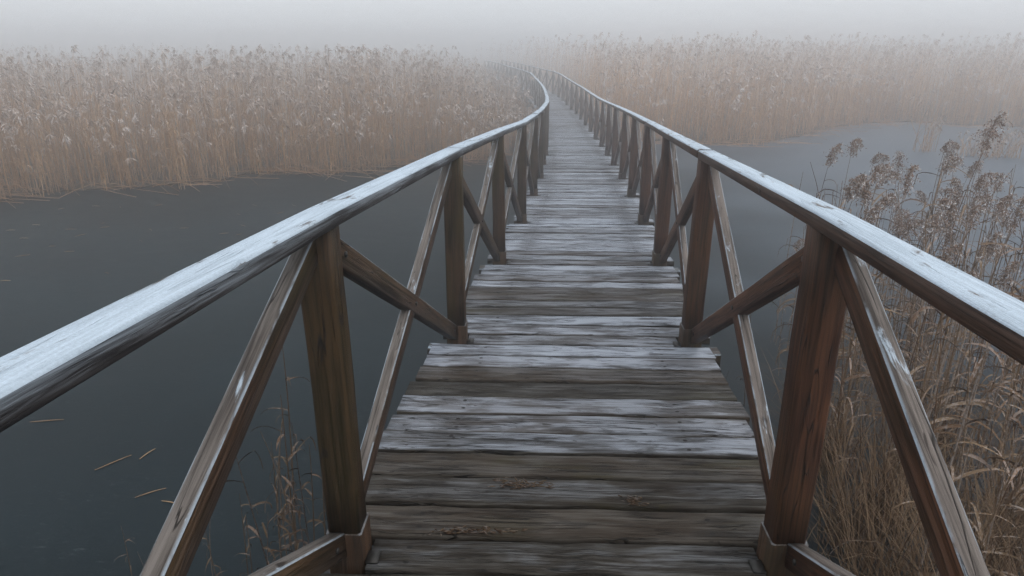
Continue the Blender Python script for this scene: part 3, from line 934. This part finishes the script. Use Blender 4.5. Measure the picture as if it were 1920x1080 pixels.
for q, (u, v, d, lab) in enumerate(clear_heads):
    x, z = at_height(u, v + 18, d)
    o = place_reed(plumed[q % 8], x, d, random.uniform(-.6, .6), z / 2.2)
    # stand the foot so that the head ends up where it was seen
    me = plumed[q % 8][0]; tip = np.array(me.vertices[len(me.vertices) - 1].co)
    c_, s_ = math.cos(o.rotation_euler.z), math.sin(o.rotation_euler.z); sc = o.scale[0]
    o.location.x -= (tip[0] * c_ - tip[1] * s_) * sc; o.location.y -= (tip[0] * s_ + tip[1] * c_) * sc
    tag(o, lab, "reed", "reeds in the clump right of the footbridge")

# the rest of the clump
r = random.Random(21)
cnt = 0
while cnt < 265:
    y = r.uniform(2.3, 6.4); x = r.uniform(1.45, 5.4)
    lim = 1.72 + .16 * (y - 2.6) ** 1.2 if y > 2.6 else 1.72
    if x < lim + .12 * r.random() or x > .80 * y + 1.3: continue
    pl = r.random() < .24
    mset = r.choice(plumed) if pl else r.choice(bare)
    o = place_reed(mset, x, y, r.uniform(0, 6.28), r.uniform(.62, .93) if pl else r.uniform(.65, 1.22))
    if pl: tag(o, "brown reed with a frosted head among the dense clump right of the footbridge", "reed", "headed reeds packed in the clump right of the footbridge")
    else: tag(o, "dry headless reed with curled leaves among the dense clump right of the footbridge", "reed", "headless reeds packed in the clump right of the footbridge")
    cnt += 1

# thin stems standing in the ice
for (u, v, h, lab) in [
    (1395, 700, .95, "thin dead stem rising from the ice behind the right-hand braces"),
    (1475, 760, 1.5, "tall thin reed stem just left of the first right post"),
    (1500, 640, 1.1, "bare reed stem against the ice behind the first right post"),
    (1345, 740, .5, "short dark twig at the deck edge by the second right post")]:
    p = on_water(u, v + 60)
    o = place_reed(slim[int(u) % 4], p[0], p[1], r.uniform(0, 6), h / 1.2)
    tag(o, lab, "reed")
left_thin = [(560, 1090, .95), (540, 1060, .8), (520, 1120, .9), (470, 1130, .55), (590, 1120, .75), (575, 1150, .9), (545, 1180, .6), (430, 1180, .5), (260, 1150, .42), (300, 1170, .36), (500, 1200, .6), (610, 1010, .8), (555, 1030, 1.05), (540, 1150, .9), (585, 1060, .8), (530, 1085, .7), (480, 1190, .55), (410, 1150, .5), (600, 1180, .7)]
for q, (u, v, h) in enumerate(left_thin):
    p = on_water(u, v)
    o = place_reed(slim[q % 4], p[0], p[1], r.uniform(0, 6), h * 1.25 / 1.2)
    if q in (8, 9):
        tag(o, "wispy short reed with curled leaves low at the left beside the slanting brace", "reed", "wispy short reeds at the lower left")
    else:
        tag(o, "thin dry reed standing in dark ice beside the first left post", "reed", "thin reeds beside the first left post")

# sedge tufts at the foot of the clump
def sedge(seed, n, h):
    r = np.random.default_rng(seed); Vs, Fs, As, tot = [], [], [], 0
    for i in range(n):
        a = r.uniform(0, 6.28); d = np.array([np.cos(a), np.sin(a), 0]); nrm = np.array([-np.sin(a), np.cos(a), 0])
        p = np.array([r.normal(0, .09), r.normal(0, .09), 0]); L = h * r.uniform(.55, 1.15); el = r.uniform(1.0, 1.5); S = 6; drop = r.uniform(.4, 1.7)
        pts = []
        for k in range(S):
            w = .0038 * (1 - k / (S - 1)) + .0006
            pts += [p - nrm * w, p + nrm * w]
            p = p + (d * np.cos(el) + np.array([0, 0, 1]) * np.sin(el)) * L / (S - 1); el -= drop / (S - 1) * (.4 + 1.2 * k / S)
        Vs.append(np.array(pts)); q = np.arange(S - 1) * 2
        Fs.append(np.stack([q, q + 1, q + 3, q + 2], -1) + tot); tot += 2 * S
        As.append(np.tile([r.random(), .5, r.random() * .7], (2 * S, 1)))
    return np_mesh("sedge_tuft", np.vstack(Vs), [np.vstack(Fs)], M_SEDGE, {"rc": np.vstack(As)})
tufts = [sedge(q, 170, .85) for q in range(3)]
for q, (x, y) in enumerate([(1.85, 2.7), (1.95, 3.2), (2.2, 2.6), (2.25, 3.4), (2.1, 4.0), (2.6, 3.0), (2.5, 2.4), (2.75, 3.9), (2.9, 2.7), (3.1, 3.4), (1.95, 2.35), (2.3, 2.2)]):
    o = link("sedge_tuft", tufts[q % 3], None, (x, y, 0)); o.rotation_euler.z = q * 1.3
    tag(o, "dark dull green sedge tuft at the foot of the reeds beside the first right post", "sedge", "sedge tufts under the right-hand reeds")

# lone tufts out on the ice to the right
for (u, v, n, h, lab) in [(1730, 284, 26, 1.35, "sparse pale tuft of reeds alone on the ice before the right reed bed"),
                          (1880, 296, 60, .75, "low brown tuft of broken reeds on the ice at the right edge"),
                          (1825, 292, 36, .55, "low frosted tuft of reeds on the ice left of the brown one")]:
    p = on_water(u, v); rr = np.random.default_rng(int(u))
    base = np.stack([rr.normal(0, .16 if n < 30 else .5, n), rr.normal(0, .12, n), np.zeros(n)], -1)
    v_, f_, a_ = reed_arrays(base, h * rr.uniform(.45, 1.1, n), 1, int(u), .35, 4, .25, .4)
    tag(link("reed_tuft", np_mesh("reed_tuft", v_, [f_], M_REED, {"rc": a_}), None, (p[0], p[1], 0)), lab, "reeds")

# reed pieces frozen into the ice
M_STRAW = reed_material('soaked_straw', 0.62, 0.3)
def stalk_mesh(seed, L):
    r = np.random.default_rng(seed); S = 6; t = np.linspace(-.5, .5, S)
    c = np.stack([t * L, .05 * L * np.sin(t * 3 + r.uniform(0, 3)), np.full(S, .004)], -1)
    w = .0045 * (1 - np.abs(t) * 1.2) + .0012
    ring = np.array([(0, 1, 0), (0, .5, .8), (0, -.5, .8), (0, -1, 0), (0, 0, -.6)])
    V = (c[:, None] + ring[None] * w[:, None, None]).reshape(-1, 3)
    i = np.arange(S - 1)[:, None] * 5; j = np.arange(5)[None]
    Q = np.stack([i + j, i + (j + 1) % 5, i + 5 + (j + 1) % 5, i + 5 + j], -1).reshape(-1, 4)
    return np_mesh("floating_stalk", V, [Q], M_STRAW, {"rc": np.tile([r.uniform(.2, .9), .5, r.uniform(.2, .6)], (len(V), 1))})
stalks = [stalk_mesh(q, L) for q, L in enumerate((.10, .14, .18, .24))]
fixed = [(88, 790, 3, 0.05), (213, 868, 3, .75), (277, 852, 1, 1.25), (283, 925, 2, .5), (320, 944, 1, -.3), (10, 527, 1, 0), (98, 462, 0, .1), (130, 472, 1, .2), (68, 422, 1, -.05), (20, 432, 1, .1), (45, 447, 1, 0), (193, 419, 0, 1.3), (345, 428, 1, .1), (420, 438, 1, .35), (448, 440, 0, .8)]
r = random.Random(77)
for k in range(20):
    fixed.append((r.uniform(0, 560), 385 + 130 * r.random() ** 1.8, r.randint(0, 2), r.uniform(-1, 1)))
for (u, v, m, a) in fixed:
    p = on_water(u, v)
    o = link("floating_stalk", stalks[m], None, (p[0], p[1], 0)); o.rotation_euler.z = a
    o.scale = (1, 1, 1) if v > 600 else (.95, 1.0, 1)
    if v > 600 and u < 230:
        lab = "pale straw piece on dark ice below the left handrail, at the left edge" if u < 100 else "slanting straw piece on the open dark ice of the lower left"
        tag(o, lab, "straw")
    else: tag(o, "small pale piece of reed frozen into the dark ice left of the footbridge", "straw", "reed pieces frozen into the ice")

# scraps of bark and reed lodged on the near boards
def scraps(seed, n, sx, sy):
    r = np.random.default_rng(seed); Vs, Fs, As, tot = [], [], [], 0
    for i in range(n):
        a = r.normal(0, .5); L = r.uniform(.008, .034); w = r.uniform(.0012, .0035)
        d = np.array([np.cos(a), np.sin(a), r.normal(0, .12)]); nn = np.array([-np.sin(a), np.cos(a), 0])
        c = np.array([r.normal(0, sx), r.normal(0, sy), r.uniform(.001, .006)])
        P = np.array([c - d * L / 2, c - nn * w, c + d * L / 2, c + nn * w]); T = P + [0, 0, .0025]
        Vs += [P, T]
        Fs.append(np.array([[3, 2, 1, 0], [4, 5, 6, 7], [0, 1, 5, 4], [1, 2, 6, 5], [2, 3, 7, 6], [3, 0, 4, 7]]) + tot); tot += 8
        As.append(np.tile([r.random(), .1, r.random() * .8], (8, 1)))
    return np_mesh("bark_scraps", np.vstack(Vs), [np.vstack(Fs)], M_SCRAP, {"rc": np.vstack(As)})
M_SCRAP = reed_material("dark_bark_scraps", 0.22, 0.35)
def deck_point(u, v):
    x = (u - 960) / 1280; yv = (540 - v) / 1280
    Y = math.cos(PITCH) + yv * math.sin(PITCH); Z = -math.sin(PITCH) + yv * math.cos(PITCH)
    t = 1.4 / -Z
    for _ in range(8): t = (np.interp(t * Y, yy, zz) - CAM_Z) / Z
    return (x * t, Y * t, CAM_Z + Z * t + .001)
for q, (u, v, n, sx, sy, lab) in enumerate([(975, 910, 70, .055, .012, "long patch of splintered bark scraps in the middle of the near boards"),
                                         (1185, 942, 36, .022, .014, "small patch of bark scraps on the right side of the near boards"),
                                         (900, 998, 60, .075, .008, "thin line of bark scraps along a seam of the nearest boards")]):
    tag(link("bark_scraps", scraps(q, n, sx, sy), None, deck_point(u, v)), lab, "debris")

# ------------------------------------------------------------------ fog
hz = bpy.data.meshes.new("haze")
x0, x1, y0, y1, z0, z1 = -250, 250, -40, 250, -1.4, 4.3
hv = [(x, y, z) for z in (z0, z1) for y in (y0, y1) for x in (x0, x1)]
hz.from_pydata(hv, [], [[0, 2, 3, 1], [4, 5, 7, 6], [0, 1, 5, 4], [2, 6, 7, 3], [0, 4, 6, 2], [1, 3, 7, 5]])
hm = bpy.data.materials.new("fog"); hm.use_nodes = True
hn = hm.node_tree; hn.nodes.clear()
ho = hn.nodes.new("ShaderNodeOutputMaterial"); pvn = hn.nodes.new("ShaderNodeVolumePrincipled")
pvn.inputs["Color"].default_value = (.97, .97, .98, 1)
pvn.inputs["Density"].default_value = 0.030
pvn.inputs["Anisotropy"].default_value = 0.88
hn.links.new(pvn.outputs[0], ho.inputs["Volume"])
hz.materials.append(hm)
tag(link("haze", hz), "pale winter fog over the marsh", "fog", kind="stuff")
